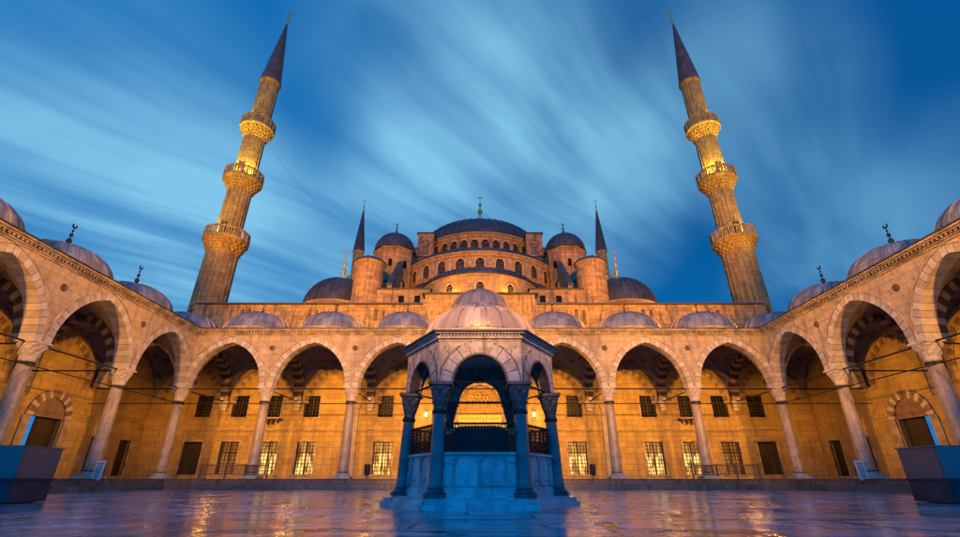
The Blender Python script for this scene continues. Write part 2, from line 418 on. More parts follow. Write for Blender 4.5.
def wall_holes(mb, x0, x1, z0, z1, y0, y1, holes, mi=0):
    xs = sorted({x0, x1} | {h[0] for h in holes} | {h[1] for h in holes}); zs = sorted({z0, z1} | {h[2] for h in holes} | {h[3] for h in holes})
    for xa, xb in zip(xs, xs[1:]):
        for za, zb in zip(zs, zs[1:]):
            mx, mz = (xa+xb)/2, (za+zb)/2
            if any(h[0] < mx < h[1] and h[2] < mz < h[3] for h in holes): continue
            mb.quad((xa,y0,za),(xb,y0,za),(xb,y0,zb),(xa,y0,zb), mi); mb.quad((xa,y1,za),(xb,y1,za),(xb,y1,zb),(xa,y1,zb), mi)
    for a, b, c, d in holes:
        mb.quad((a,y0,c),(a,y1,c),(a,y1,d),(a,y0,d), mi); mb.quad((b,y0,c),(b,y1,c),(b,y1,d),(b,y0,d), mi)
        mb.quad((a,y0,c),(b,y0,c),(b,y1,c),(a,y1,c), mi); mb.quad((a,y0,d),(b,y0,d),(b,y1,d),(a,y1,d), mi)
    mb.quad((x0,y0,z1),(x1,y0,z1),(x1,y1,z1),(x0,y1,z1), mi)
    mb.quad((x0,y0,z0),(x0,y1,z0),(x0,y1,z1),(x0,y0,z1), mi); mb.quad((x1,y0,z0),(x1,y1,z0),(x1,y1,z1),(x1,y0,z1), mi)
def finial_mb(h, r, cres=.085):
    m = MB()
    prof = [(r*.55,0),(r*.3,h*.06),(r*.22,h*.14),(r*.75,h*.2),(r,h*.27),(r*.75,h*.34),(r*.2,h*.39),(r*.2,h*.43),(r*.6,h*.48),(r*.72,h*.52),(r*.55,h*.57),(r*.15,h*.61),
            (r*.15,h*.65),(r*.42,h*.69),(r*.42,h*.72),(r*.1,h*.76),(r*.08,h*.84)]
    m.lathe(prof, 10)
    n = 12; rr = h*cres; cz = h*.92       # crescent
    for i in range(n):
        a0 = R(-235) + R(290)*i/n; a1 = R(-235) + R(290)*(i+1)/n; a0 += R(0); 
        w0 = .28*rr*math.sin(PI*i/n)+.01; w1 = .28*rr*math.sin(PI*(i+1)/n)+.01
        m.tube((rr*math.cos(a0),0,cz+rr*math.sin(a0)), (rr*math.cos(a1),0,cz+rr*math.sin(a1)), w0+.012, 5, 0, w1+.012)
    return m
def dome_mb(r, rise, n=32, ribs=28, lift=0, flat=1.0, a0=0, a1=2*PI, ribw=.035, over=.12):
    m = MB(); K = 12
    prof = [(r+over, -.07), (r+over, .03)] + [(r*math.cos(PI/2*k/K), lift + rise*math.sin(PI/2*k/K)**flat) for k in range(K)] + [(.02, rise+lift)]
    m.lathe(prof, n, a0=a0, a1=a1, cap=False)
    full = abs(a1-a0-2*PI) < 1e-6
    for j in range(ribs + (0 if full else 1)):      # standing seams
        a = a0 + (a1-a0)*(j+.5*full)/ribs; ca, sa = math.cos(a), math.sin(a); px, py = -sa, ca
        for k in range(K-1):
            q = []
            for kk in (k, k+1):
                rr = r*math.cos(PI/2*kk/K); zz = lift + rise*math.sin(PI/2*kk/K)**flat; wv = ribw*(.35+.65*math.cos(PI/2*kk/K))
                for s_2, o_ in ((-1,-.02),(-1,.055),(1,.055),(1,-.02)):
                    q.append(((rr+o_)*ca+px*wv*s_2, (rr+o_)*sa+py*wv*s_2, zz+(o_ if o_>0 else 0)))
            m.add(q, [(0,4,5,1),(1,5,6,2),(2,6,7,3)], 0)
    return m
def cap_profile(h, r0, half):
    """muqarnas capital: tiers that go from a round neck to a square top"""
    m = MB(); n = 32; rings = []
    tiers = [(0,.0),(.04,.06),(.12,.06),(.14,.0),(.30,.22),(.31,.30),(.50,.48),(.51,.58),(.72,.78),(.73,.86),(.88,.98)]
    def mod_for(k, fr):
        def f(a):
            ca, sa = abs(math.cos(a)), abs(math.sin(a)); sq = half / max(ca, sa)
            sq = min(sq, half*1.25)
            base = r0*(1-fr) + sq*fr
            if k >= 4: base *= 1 + .07*math.cos(8*a + (PI if (k//2) % 2 else 0))
            return base
        return f
    vs = []; 
    for k, (zf, fr) in enumerate(tiers):
        f = mod_for(k, fr)
        for i in range(n):
            a = 2*PI*i/n; vs.append((f(a)*math.cos(a), f(a)*math.sin(a), zf*h))
    fs = [(k*n+i, k*n+(i+1)%n, (k+1)*n+(i+1)%n, (k+1)*n+i) for k in range(len(tiers)-1) for i in range(n)]
    fs.append(list(range(n-1,-1,-1))); fs.append([(len(tiers)-1)*n+i for i in range(n)])
    m.add(vs, fs, 0, False)
    m.box(-half-.04, half+.04, -half-.04, half+.04, h*.88, h)
    return m
def base_mb(r, half, h):
    m = MB(); m.box(-half, half, -half, half, 0, h*.45)
    m.lathe([(half*.96,h*.45),(half*.98,h*.52),(half*.9,h*.6),(r*1.12,h*.68),(r*1.1,h*.76),(r*1.22,h*.82),(r*1.2,h*.92),(r*1.0,h)], 28)
    return m
proto_cap = None
def grille(mb, x0, x1, z0, z1, y, nx, nz, r=.022):
    for i in range(nx+1):
        x = x0 + (x1-x0)*i/nx; mb.box(x-r, x+r, y-r, y+r, z0, z1)
    for j in range(nz+1):
        z = z0 + (z1-z0)*j/nz; mb.box(x0, x1, y-r*.8-.004, y+r*.8+.004, z-r, z+r)
def window(root, cx, z0, z1, wd, y, pane, sill=True, nx=6, nz=9, fr=.14):
    """window in a wall whose face is at local y; hole is wd wide"""
    a, b = cx-wd/2, cx+wd/2
    f = MB()
    f.box(a-fr, a, y-.035, y+.12, z0-.02, z1+fr); f.box(b, b+fr, y-.035, y+.12, z0-.02, z1+fr); f.box(a, b, y-.035, y+.12, z1, z1+fr)
    if sill: f.box(a-fr-.06, b+fr+.06, y-.09, y+.14, z0-fr, z0-.02)
    o = f.build('window', M['trim'], root)
    g_ = MB(); grille(g_, a, b, z0, z1, y+.06, nx, nz); g_.build('grille', M['iron'], o)
    p_ = MB(); p_.box(a-.02, b+.02, y+.32, y+.36, z0-.02, z1+.02); p_.build('pane', M[pane], o)
    fm = MB(); fm.box(cx-.04, cx+.04, y+.26, y+.318, z0, z1); fm.box(a, b, y+.262, y+.316, z0+(z1-z0)*.66, z0+(z1-z0)*.66+.08)
    fm.box(a, a+.07, y+.258, y+.316, z0, z1); fm.box(b-.07, b, y+.258, y+.316, z0, z1)
    fm.build('frame', M['doorwood'], o)
    return o

def g_rise(u, half=3.25, top=3.5):
    u = min(abs(u)/half, 1); return top*max(0, 1-u**2.3)**.72
def vault_mb():
    m = MB(); n = 22; hx = 3.25; y0, y1 = .35, DEP; 
    vs = []
    for j in range(n+1):
        for i in range(n+1):
            x = -hx + 2*hx*i/n; v = -1 + 2*j/n; y = -(y1-y0)/2 + (y1-y0)*j/n
            a, b = g_rise(x), g_rise(v*hx); z = (a**3 + b**3)**(1/3)
            vs.append((x, y, z))
    m.add(vs, [(j*(n+1)+i, j*(n+1)+i+1, (j+1)*(n+1)+i+1, (j+1)*(n+1)+i) for j in range(n) for i in range(n)], 0, True)
    return m

def arcade(root, x0, nb, colidx, side=False, portal=None, zoff=0.0, lampx=()):
    L = nb*BAY
    # facade wall with arches
    fw = MB()
    for i in range(nb):
        cx = x0 + BAY*(i+.5)
        spandrel(fw, cx-3.25, cx+3.25, cx, ZS, ZTOP, 2.75, 3.47, .42, -.4, .4, 16)
    fw.build('facade_wall', M['facade'], root)
    for i in range(nb):
        cx = BAY*(i+.5)+x0
        rm = MB(); ring(rm, 0, 0, 2.75, 3.47, .42, -.43, .43, 13, (0,1))
        rm.build('arch', [M['vous_l'], M['vous_m']], root, (cx, 0, ZS))
        rm = MB(); ring(rm, 0, 0, 3.175, 3.93, .07, -.47, -.40, 24, (0,0), 0); rm.build('arch_moulding', M['trim'], root, (cx, 0, ZS))
    # roundels between arches
    for i in range(nb+1):
        if side and (i in (0,) and False): continue
        md = MB(); md.lathe([(.21,0),(.21,.05),(.15,.05),(.13,.02),(.02,.02)], 20)
        md.v = [(x, -.405 - z, y) for x, y, z in md.v]
        md.build('roundel', [M['dirty']], root, (x0+BAY*i, 0, 10.0))
    # cornice with dentils
    c = MB()
    for (y, za, zb) in ((-.46, 11.0, 11.1),(-.54, 11.1, 11.17),(-.68, 11.28, 11.36),(-.78, 11.36, 11.46)):
        c.box(x0, x0+L, y, .42, za, zb)
    c.box(x0, x0+L, -.50, .42, 11.17, 11.28)
    nd = int(L/.24)
    for k in range(nd):
        xx = x0 + L*(k+.5)/nd
        c.box(xx-.065, xx+.065, -.64, -.49, 11.175, 11.28)
    c.build('cornice', M['trim'], root)
    c = MB(); c.box(x0, x0+L, -.84, .5, 11.465, 11.53); c.build('lead_flashing', M['leadd'], root)
    # roof sheet
    r_ = MB(); r_.box(x0, x0+L, .42, DEP+.2, 11.38, 11.46); r_.build('roof', M['lead'], root)
    # vaults, drums, domes
    vm_ = vault_mb(); dm = dome_mb(2.85, 1.95); fm = finial_mb(1.7, .17)
    for i in range(nb):
        cx = x0 + BAY*(i+.5); cy = (.35+DEP)/2
        if i == 0:
            v0 = vm_.build('vault', M['vault'], root, (cx, cy, ZS))
            dr0 = MB(); dr0.lathe([(3.12,0),(3.12,.42),(3.2,.46),(3.2,.56),(3.06,.62),(3.02,.74)], 8 if False else 32); dr0 = dr0.build('drum', M['trim'], root, (cx, cy, 11.42))
            d0 = dm.build('dome', M['lead'], root, (cx, cy, 12.15)); f0 = fm.build('finial', M['iron'], d0, (0, 0, 1.93)); f0.scale = (1,1,1) if side else (.7,.7,.6)
        else:
            for q, loc in ((v0, (cx, cy, ZS)), (dr0, (cx, cy, 11.42)), (d0, (cx, cy, 12.15))):
                c_ = copy_tree(q, root, loc)
                if portal is not None and i == portal and q is not v0:
                    if q is dr0: c_.scale = (1.06, 1.06, 2.4)
                    else: c_.location.z = 13.15; c_.scale = (1.04, 1.04, 1.62); [bpy.data.objects.remove(h_) for h_ in list(c_.children)]
    for i in range(nb):     # blind arch of voussoirs on the rear wall
        wa = MB(); ring(wa, 0, 0, 2.35, 3.05, .42, -.06, -.004, 13, (0,1), .02); wa.build('wall_arch', [M['vous_w'], M['vous_x']], root, (x0+BAY*(i+.5), DEP, ZS-.25))
    # columns
    sh0 = None
    for i in colidx:
        cx = x0 + BAY*i
        if sh0 is None:
            s_m = MB(); s_m.lathe([(.375,1.02),(.385,1.05),(.37,1.15),(.365,2.5),(.345,4.2),(.32,5.9),(.34,5.95),(.35,6.02),(.34,6.08)], 32)
            sh0 = s_m.build('column', M['granite'], root, (cx, 0, 0))
            base_mb(.375, .60, .42).build('base', M['vous_l'], sh0, (0,0,ST))
            cap_profile(.95, .34, .50).build('capital', M['vous_l'], sh0, (0,0,6.07))
            cr = MB(); cr.lathe([(.375,1.045),(.40,1.05),(.40,1.10),(.375,1.11)], 28); cr.lathe([(.365,5.86),(.385,5.88),(.385,5.97),(.365,5.99)], 28); cr.build('collar', M['iron'], sh0)
        else: copy_tree(sh0, root, (cx, 0, 0))
        # transverse arch
        ta = MB(); ta.T = lambda p, c=cx: (c - p[1], (.4+DEP)/2 + p[0], p[2])
        hw = (DEP-.4)/2
        spandrel(ta, -hw, hw, 0, ZS, 11.36, 2.6, 3.3, .45, -.30, .30, 14); ta.build('transverse_wall', M['vault'], root)
        tr = MB(); tr.T = lambda p: (-p[1], p[0], p[2])
        ring(tr, 0, 0, 2.6, 3.3, .45, -.34, .34, 12, (0,1))
        tr.build('transverse_arch', [M['vous_t'], M['vous_k']], root, (cx, (.4+DEP)/2, ZS))
        cb = MB(); cb.T = lambda p, c=cx: (c + p[0], p[1], p[2])
        cb.box(-.42, .42, DEP-.55, DEP, 6.72, 6.995); cb.box(-.34, .34, DEP-.42, DEP, 6.45, 6.72); cb.box(-.24, .24, DEP-.28, DEP, 6.15, 6.45); cb.build('corbel', M['vous_l'], root)
        tb = MB(); tb.tube((cx, .3, 6.93), (cx, DEP-.2, 6.93), .045, 8); tb.build('tie_rod', M['iron'], root)
        lm = MB(); lm.box(cx-.10, cx+.10, DEP-.9, DEP-.62, 7.02, 7.2); lm.tube((cx, DEP-.75, 6.99), (cx, DEP-.75, 7.03), .04); lm.build('wall_floodlight', M['lamphead'], root)
    tb = MB(); tb.tube((x0, 0, 6.93), (x0+L, 0, 6.93), .05, 8); tb.build('tie_rod', M['iron'], root)
    tb = MB(); tb.tube((x0, -.42, 5.78), (x0+L, -.42, 5.78), .03, 6)
    tb.build('cable', M['iron'], root)
    # raised floor and step
    s_m = MB(); s_m.box(x0-(0 if side else 0), x0+L, -.85, DEP, 0, ST, 0); s_m.build('raised_floor', M['step'], root)
    s_m = MB(); s_m.box(x0, x0+L, -1.35, -.852, 0, .30, 0); s_m.box(x0, x0+L, -.93, -.80, ST+.001, ST+.05); s_m.build('step', M['step'], root)

# ------------------------------------------------------------------ back arcade
ra = thing('arcade', 'long arcade of pointed arches and lead domes across the back of the court', 'arcade', (0, FA, 0))
arcade(ra, -4.5*BAY, 9, range(1, 9), portal=4)
rl = thing('arcade', 'domed side arcade running away along the left edge of the court', 'arcade', (-HX, FA-26-.0, -.004), R(90))
arcade(rl, 0, 4, range(0, 4), side=True)
rr_ = thing('arcade', 'domed side arcade running away along the right edge of the court', 'arcade', (HX, FA, -.004), R(-90))
arcade(rr_, 0, 4, range(1, 5), side=True)

# lamps under the arcade vaults: one by each column head, washing the rear wall
def outlight(p, q, pw=420): spot(p, q, pw, (1, .42, .045), 74, .8, .35)
for k in range(-3, 5):
    x = (k-.5)*6.5
    for e in (-1, 1): outlight((x + e*.52, FA+DEP-.75, 7.3), (x + e*3.9, FA, 8.6))
for s in (-1, 1):
    for k in range(1, 4):
        for e in (-1, 1): outlight((s*(HX+DEP-.75), FA-6.5*k + e*.52, 7.3), (s*HX, FA-6.5*k + e*3.9, 8.6))
def wash(x, y, tx, ty, p=640, z=6.2, tz=4.6): spot((x, y, z), (tx, ty, tz), p*.88, YEL, 104, .9, .12)
for i in range(9):
    cx = -26 + 6.5*i
    wash(cx, FA+.9, cx, FA+DEP, 1250)
for s in (-1, 1):
    for k in range(3):
        cy = FA - 3.25 - 6.5*k
        wash(s*(HX+.9), cy, s*(HX+DEP), cy, (520, 260, 330)[k])
    spot((s*(HX+.9), FA+3.4, 6.0), (s*(HX+DEP), FA+3.4, 4.2), 420, YEL, 118, .75, .12)

# side outer walls
def side_wall(sgn):
    nm = 'left' if sgn < 0 else 'right'
    rt = thing('courtyard_wall', 'ashlar courtyard wall with a striped arched gateway behind the %s arcade' % nm, 'wall',
               (sgn*(HX+DEP), 10.2, 0), R(90) if sgn < 0 else R(-90))
    # local x = world Y for the left wall, mirrored for the right one
    f = (lambda u: u) if sgn < 0 else (lambda u: -u)
    def rng(a, b): a, b = f(a), f(b); return (min(a, b), max(a, b))
    L = FA + DEP + .6 - 10.2
    gate = 33.2 - 10.2
    holes = [rng(gate-1.25, gate+1.25) + (ST, 4.55)]
    doors = [38.2-10.2, 41.3-10.2]
    for d in doors: holes.append(rng(d-.65, d+.65) + (ST+.25, 3.6))
    lat = 30.62-10.2; holes.append(rng(lat-.5, lat+.5) + (5.6, 8.5))
    w2 = [20.5-10.2, 28.4-10.2]
    for d in w2: holes.append(rng(d-.7, d+.7) + (1.05, 3.55))
    wm = MB(); a, b = rng(0, L); wall_holes(wm, a, b, 0, 11.34, 0, .9, holes); wm.build('wall', M['wall'], rt)
    rm = MB(); rm.box(a, b, -.02, 1.1, 11.345, 11.42); rm.build('coping', M['leadd'], rt)
    # gateway
    gf = MB(); ga = f(gate)
    gf.box(ga-1.95, ga-1.35, -.10, -.001, ST, 4.45); gf.box(ga+1.35, ga+1.95, -.10, -.001, ST, 4.45)
    gf = gf.build('gateway_jambs', M['trim'], rt)
    pa = MB(); ring(pa, ga, 4.47, 1.28, 1.3, .55, -.14, .05, 8, (0,1)); pa.build('gateway_arch', [M['vous_l'], M['vous_d']], rt)
    ty = MB(); inn, out = arc_pts(1.3, 1.35, .1, 10)
    pts = [(ga+x, 4.47+z) for x, z in inn] + [(ga-x, 4.47+z) for x, z in reversed(inn[:-1])]
    ty.prism(pts, -.03, -.004); ty.build('tympanum', M['vous_d'], rt)
    dr = MB(); gx0, gx1 = rng(gate-.45, gate+1.25); dr.box(gx0, gx1, .35, .45, ST, 4.5)
    for k in range(3): dr.box(gx0+.15, gx1-.15, .32, .36, ST+.25+k*1.25, ST+1.3+k*1.25)
    dr = dr.build('gate_leaf', M['doorwood'], rt)
    for d in doors:
        d_ = MB(); a, b = rng(d-.65, d+.65); d_.box(a, b, .25, .33, ST+.25, 3.6)
        for k in (0, 1): d_.box(a+.12, b-.12, .22, .26, ST+.45+k*1.35, ST+1.6+k*1.35)
        d_ = d_.build('door', M['doorwood'], rt)
        fr = MB(); fr.box(a-.16, a, -.04, .1, ST, 3.76); fr.box(b, b+.16, -.04, .1, ST, 3.76); fr.box(a, b, -.04, .1, 3.6, 3.76); fr.build('frame', M['trim'], d_)
    la = MB(); a, b = rng(lat-.5, lat+.5)
    nx, nz = 6, 18
    for j in range(nz):
        for i in range(nx):
            px = a + (b-a)*(i+.5*(j%2)+.25)/nx; pz = 5.6 + 2.9*(j+.5)/nz; n = 6; ro, ri = .105, .062
            vs = [(px+r*math.cos(PI/6+PI/3*k), yy, pz+r*math.sin(PI/6+PI/3*k)) for yy in (.05,.12) for r in (ro, ri) for k in range(6)]
            fs = []
            for k in range(6):
                k2 = (k+1) % 6; fs += [(k,k2,6+k2,6+k), (12+k,12+k2,18+k2,18+k), (6+k,6+k2,18+k2,18+k)]
            la.add(vs, fs)
    lo = la.build('lattice_window', M['vous_l'], rt)
    pn = MB(); pn.box(a, b, .5, .55, 5.6, 8.5); pn.build('pane', M['blackglass'], lo)
    for d in w2: window(rt, f(d), 1.05, 3.55, 1.4, 0, 'blackglass')
    return rt
side_wall(-1); side_wall(1)

# ------------------------------------------------------------------ the mosque
mq = thing('mosque', 'great stone mosque with cascading lead domes and half domes behind the courtyard', 'mosque', (0, 43, 0))
LOW = [(8.4,'lit'),(15.0,'lit'),(18.25,'lit'),(21.6,'dimlit'),(24.8,'door'),(5.2,'blackglass')]
UP = [8.4, 15.0, 18.4, 21.4, 24.6]
holes = []
for s in (-1, 1):
    for x, k in LOW: holes.append((s*x-.8, s*x+.8, 1.0, 3.6))
    for x in UP: holes.append((s*x-.68, s*x+.68, 5.65, 7.5))
holes.append((-1.9, 1.9, ST, 4.6))
hw = MB(); wall_holes(hw, -29.5, 29.5, 0, 11.37, 0, .9, holes); hw.build('portico_wall', M['wall'], mq)
uw = MB(); uw.box(-27.2, 27.2, .02, .9, 11.375, 16.2); uw.box(-5.4, 5.4, -.10, .9, 11.38, 17.25)
for s in (-1, 1): uw.box(s*27.2-.5, s*27.2+.5, -.12, 1.2, 11.38, 16.2)
uw.build('upper_wall', M['hall'], mq)
cp = MB(); cp.box(-27.8, -5.6, -.22, 1.2, 16.21, 16.36); cp.box(5.6, 27.8, -.22, 1.2, 16.21, 16.36); cp.box(-5.7, 5.7, -.3, 1.2, 17.26, 17.42)
cp.build('wall_coping', M['leadd'], mq)
for s in (-1, 1):
    for x in (9.75, 16.25, 22.75):     # rainwater heads and spouts on the wall
        sp = MB(); sp.box(s*x-.10+.35, s*x+.10+.35, -.25, .02, 14.2, 15.6); sp.box(s*x-.16-.35, s*x+.12-.35, -.2, .02, 14.6, 15.7); sp.build('spout', M['dirty'], mq)
for s in (-1, 1):
    for x, k in LOW:
        if k == 'door':
            d = MB(); d.box(s*x-.8, s*x+.8, .25, .33, 1.0, 3.6)
            for q in (-.38, .38):
                for z in (1.2, 2.4): d.box(s*x+q-.28, s*x+q+.28, .22, .26, z, z+1.0)
            d = d.build('door', M['doorwood'], mq)
            fr = MB(); a, b = s*x-.8, s*x+.8; fr.box(a-.16, a, -.04, .1, ST, 3.78); fr.box(b, b+.16, -.04, .1, ST, 3.78); fr.box(a, b, -.04, .1, 3.6, 3.78); fr.build('frame', M['trim'], d)
        else: window(mq, s*x, 1.0, 3.6, 1.6, 0, k)
    for x in UP: window(mq, s*x, 5.65, 7.5, 1.36, 0, 'blackglass', nx=5, nz=7, fr=.1)
    bk = MB()
    for q in (-.6, -.2, .2, .6): bk.box(s*18.4+q-.08, s*18.4+q+.08, -.45, -.002, 5.0+abs(q)*.3, 5.4)
    bk.box(s*18.4-.95, s*18.4+.95, -.6, -.002, 5.4, 5.5); bk.build('balcony', M['dirty'], mq)
    pl = MB(); pl.box(s*11.3-.55, s*11.3+.55, -.14, -.002, ST, 6.7); pl.box(s*11.3-.65, s*11.3+.65, -.2, -.003, 6.4, 6.72); pl.build('pilaster', M['vous_m'], mq)
    # string course above the lower windows
    sc_ = MB(); sc_.box(s*17-11.4, s*17+11.4, -.05, -.002, 4.55, 4.65); sc_.build('string_course', M['trim'], mq)
# main portal
pf = MB(); pf.box(-3.0, -1.92, -.35, -.003, ST, 8.4); pf.box(1.92, 3.0, -.35, -.003, ST, 8.4)
pf = pf.build('portal_frame', M['trim'], mq)
pr = MB(); ring(pr, 0, 6.4, 1.9, 2.0, .3, -.32, -.05, 10, (0,1)); pr.build('portal_arch', [M['vous_l'], M['vous_m']], mq)
mu = MB()
for t_i in range(7):       # stalactite hood: tiers of little cells stepping out
    z = 6.1 + t_i*.26; hwid = 1.75 - t_i*.24; n_ = max(2, int(hwid*2/.3))
    mu.box(-hwid, hwid, -.14-.09*t_i, -.004, z+.16, z+.26)
    for k in range(n_):
        cx = -hwid + 2*hwid*(k+.5)/n_
        mu.prism([(cx-.12, z+.16), (cx-.10, z+.05), (cx, z-.04), (cx+.10, z+.05), (cx+.12, z+.16)], -.10-.09*t_i, -.005)
mu.build('stalactite_hood', M['hood'], mq)
pq = MB(); pq.box(-2.02, 2.02, -.17, -.004, 4.84, 4.94); pq.box(-2.02, 2.02, -.17, -.004, 5.86, 5.97); pq.box(-2.02, -1.91, -.17, -.004, 4.94, 5.86); pq.box(1.91, 2.02, -.17, -.004, 4.94, 5.86); pq.build('panel_frame', M['dirty'], mq)
ins = MB(); ins.box(-1.9, 1.9, -.12, -.006, 4.95, 5.85); ins = ins.build('inscription_panel', M['panel'], mq)
cal = MB(); rnd = random.Random(3)
for row in (5.12, 5.5):
    x = -1.7
    while x < 1.6:
        w_ = rnd.uniform(.12, .3); h_ = rnd.uniform(.06, .3)
        cal.tube((x, -.13, row), (x+w_, -.13, row+rnd.uniform(-.03,.06)), .022, 5)
        cal.tube((x+w_*.5, -.13, row), (x+w_*.5+.02, -.13, row+h_), .02, 5)
        if rnd.random() < .5: cal.lathe([(.001,0),(.025,.02),(.001,.05)], 6, x+w_*.7, -.13); 
        x += w_ + .05
cal.v = [(a, b, c) if c > 1 else (a, b, c+5.4) for a, b, c in cal.v]
cal.build('calligraphy', M['dirty'], ins)
pd = MB()
for s in (-1, 1): pd.box(min(s*.02, s*1.88), max(s*.02, s*1.88), .3, .4, ST, 4.6); 
for s in (-1, 1):
    for z in (1.0, 2.3, 3.6): pd.box(s*.95-.7, s*.95+.7, .26, .31, z, z+1.0 if z < 3 else z+.8)
pd.build('portal_door', M['doorwood'], mq)
# wall lanterns either side of the portal
for s in (-1, 1):
    for x, z, pw in ((4.75, 5.85, 60), (3.25, 5.4, 18)):
        ln = thing('wall_lantern', '%s glowing lantern on the wall to the %s of the main portal' % ('large' if pw > 30 else 'small', 'left' if s < 0 else 'right'), 'lantern', (s*x, 42.75, z-.25))
        k = 1 if pw > 30 else .65
        b_ = MB(); b_.box(-.03, .03, -.05, .24, .5*k, .56*k); b_.lathe([(.14*k,.44*k),(.05*k,.54*k)], 8, cy=-.1); b_.lathe([(.10*k,0),(.12*k,.04*k)], 8, cy=-.1)
        for a in range(6): b_.tube((.115*k*math.cos(a*PI/3), -.1+.115*k*math.sin(a*PI/3), .02), (.13*k*math.cos(a*PI/3), -.1+.13*k*math.sin(a*PI/3), .46*k), .008, 4)
        b_.build('bracket', M['iron'], ln)
        gl = MB(); gl.lathe([(.09*k,.05*k),(.11*k,.25*k),(.10*k,.43*k)], 10, cy=-.1); gl.build('glass', M['lamp'], ln)
        point((s*x, 42.3, z), pw, (1,.55,.15), .06)

# local y = world Y - 43
def Y(y): return y - 43
bd = MB(); bd.box(-26.5, 26.5, .92, 53, 0, 16.0); bd.build('hall_body', M['hall'], mq)
t2 = MB()
for s in (-1, 1):
    a, b = sorted((s*5.3, s*10.9)); t2.box(a, b, Y(46), Y(52), 16, 19.0)
    a, b = sorted((s*10.9, s*15.5)); t2.box(a, b, Y(47.6), Y(56), 16, 18.2)
    a, b = sorted((s*9.3, s*14.2)); t2.box(a, b, Y(51.4), Y(60), 16, 22.2)
    a, b = sorted((s*13.2, s*20.5)); t2.box(a, b, Y(56), Y(84), 16, 21.5)
t2.box(-13.2, 13.2, Y(58.2), Y(82), 16, 28.7)
t2.build('stepped_walls', M['hall'], mq)
t3 = MB()
for s in (-1, 1):
    a, b = sorted((s*5.1, s*11.05)); t3.box(a, b, Y(45.85), Y(52.1), 19.003, 19.15)
    a, b = sorted((s*11.06, s*15.6)); t3.box(a, b, Y(47.45), Y(56), 18.203, 18.33)
    a, b = sorted((s*9.2, s*14.35)); t3.box(a, b, Y(51.25), Y(60.1), 22.203, 22.35)
t3.box(-13.4, 13.4, Y(58.05), Y(82.1), 28.703, 28.88)
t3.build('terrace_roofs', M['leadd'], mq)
# main dome
cyD = Y(69)
dr = MB(); dr.lathe([(10.0,28),(10.0,32.3),(10.2,32.45),(10.2,32.7),(10.4,32.8),(10.4,33.02)], 72)
dr.build('main_drum', M['drum'], mq, (0, cyD, 0))
def arch_windows(parent, n, r, cy, z0, h, wd, a0, a1, pane='blackglass', ringmat='hood', name='drum_window'):
    for i in range(n):
        a = a0 + (a1-a0)*(i+.5)/n
        def T(p, a=a): # p=(u, d(out), z)
            return (math.cos(a)*(r+p[1]) - math.sin(a)*p[0], math.sin(a)*(r+p[1]) + math.cos(a)*p[0], p[2])
        f = MB(); f.T = T
        ring(f, 0, z0+h-wd*.5, wd*.5, wd*.52, .16, .0, .10, 5, (0,0), 0)
        for q in (-1, 1):
            x_a, x_b = sorted((q*wd*.5, q*(wd*.5+.16))); f.box(x_a, x_b, 0, .10, z0, z0+h-wd*.5)
        f.box(-wd*.5-.2, wd*.5+.2, 0, .16, z0-.12, z0)
        fo = f.build(name, M[ringmat], parent, (0, cy, 0))
        p_ = MB(); p_.T = T
        inn, out = arc_pts(wd*.5, wd*.52, .1, 5)
        pts = [(-wd*.5, z0)] + [(x, z0+h-wd*.5+z) for x, z in inn] + [(-x, z0+h-wd*.5+z) for x, z in reversed(inn[:-1])] + [(wd*.5, z0)]
        p_.prism(pts, -.02, .03); p_.build('pane', M[pane], fo)
        l_ = MB(); l_.T = T
        for k in range(1, 4): l_.box(-wd*.5+wd*k/4-.025, -wd*.5+wd*k/4+.025, .03, .06, z0, z0+h-wd*.25)
        for k in range(1, 6): l_.box(-wd*.5, wd*.5, .031, .055, z0+h*k/6-.025, z0+h*k/6+.025)
        l_.build('lattice', M['dirty'], fo)
arch_windows(mq, 20, 10.0, cyD, 29.6, 2.3, 1.05, PI+.05, 2*PI-.05)
bt = MB()
for i in range(21):
    a = PI+.05 + (PI-.1)*i/20
    bt.T = lambda p, a=a: (math.cos(a)*p[1] - math.sin(a)*p[0], math.sin(a)*p[1] + math.cos(a)*p[0], p[2])
    bt.box(-.24, .24, 9.9, 10.35, 28, 32.0)
bt.build('drum_buttresses', M['hall'], mq, (0, cyD, 0))
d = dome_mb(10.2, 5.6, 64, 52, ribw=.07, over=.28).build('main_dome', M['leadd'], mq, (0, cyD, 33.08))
finial_mb(7.6, .6, .035).build('finial', M['gold'], d, (0,0,5.5))
# flying buttress towers beside the drum
for s in (-1, 1):
    b_ = MB(); x = s*7.7
    b_.box(x-1.15, x+1.15, Y(58.7), Y(63.5), 28.6, 32.7); b_.build('buttress_tower', M['hall'], mq)
    b2 = MB(); b2.box(x-1.3, x+1.3, Y(58.55), Y(63.6), 32.703, 32.88); b2.build('tower_cap', M['leadd'], mq)
    b3 = MB(); b3.T = lambda p, x=x: (x+p[0], p[1], p[2])
    ring(b3, 0, 31.0, .55, .6, .16, Y(58.60), Y(58.69), 5, (0,0), 0); b3.box(-.55,.55, Y(58.66), Y(58.695), 29.4, 31.2); b3.build('blind_arch', M['dirty'], mq)
    b4 = MB(); a, b = sorted((s*8.86, s*11.6)); b4.box(a, b, Y(59.0), Y(63.3), 28.6, 30.4); b4.build('buttress_step', M['hall'], mq)
    b4 = MB(); a, b = sorted((s*8.87, s*11.75)); b4.box(a, b, Y(58.85), Y(63.4), 30.403, 30.57); b4.build('step_cap', M['leadd'], mq)
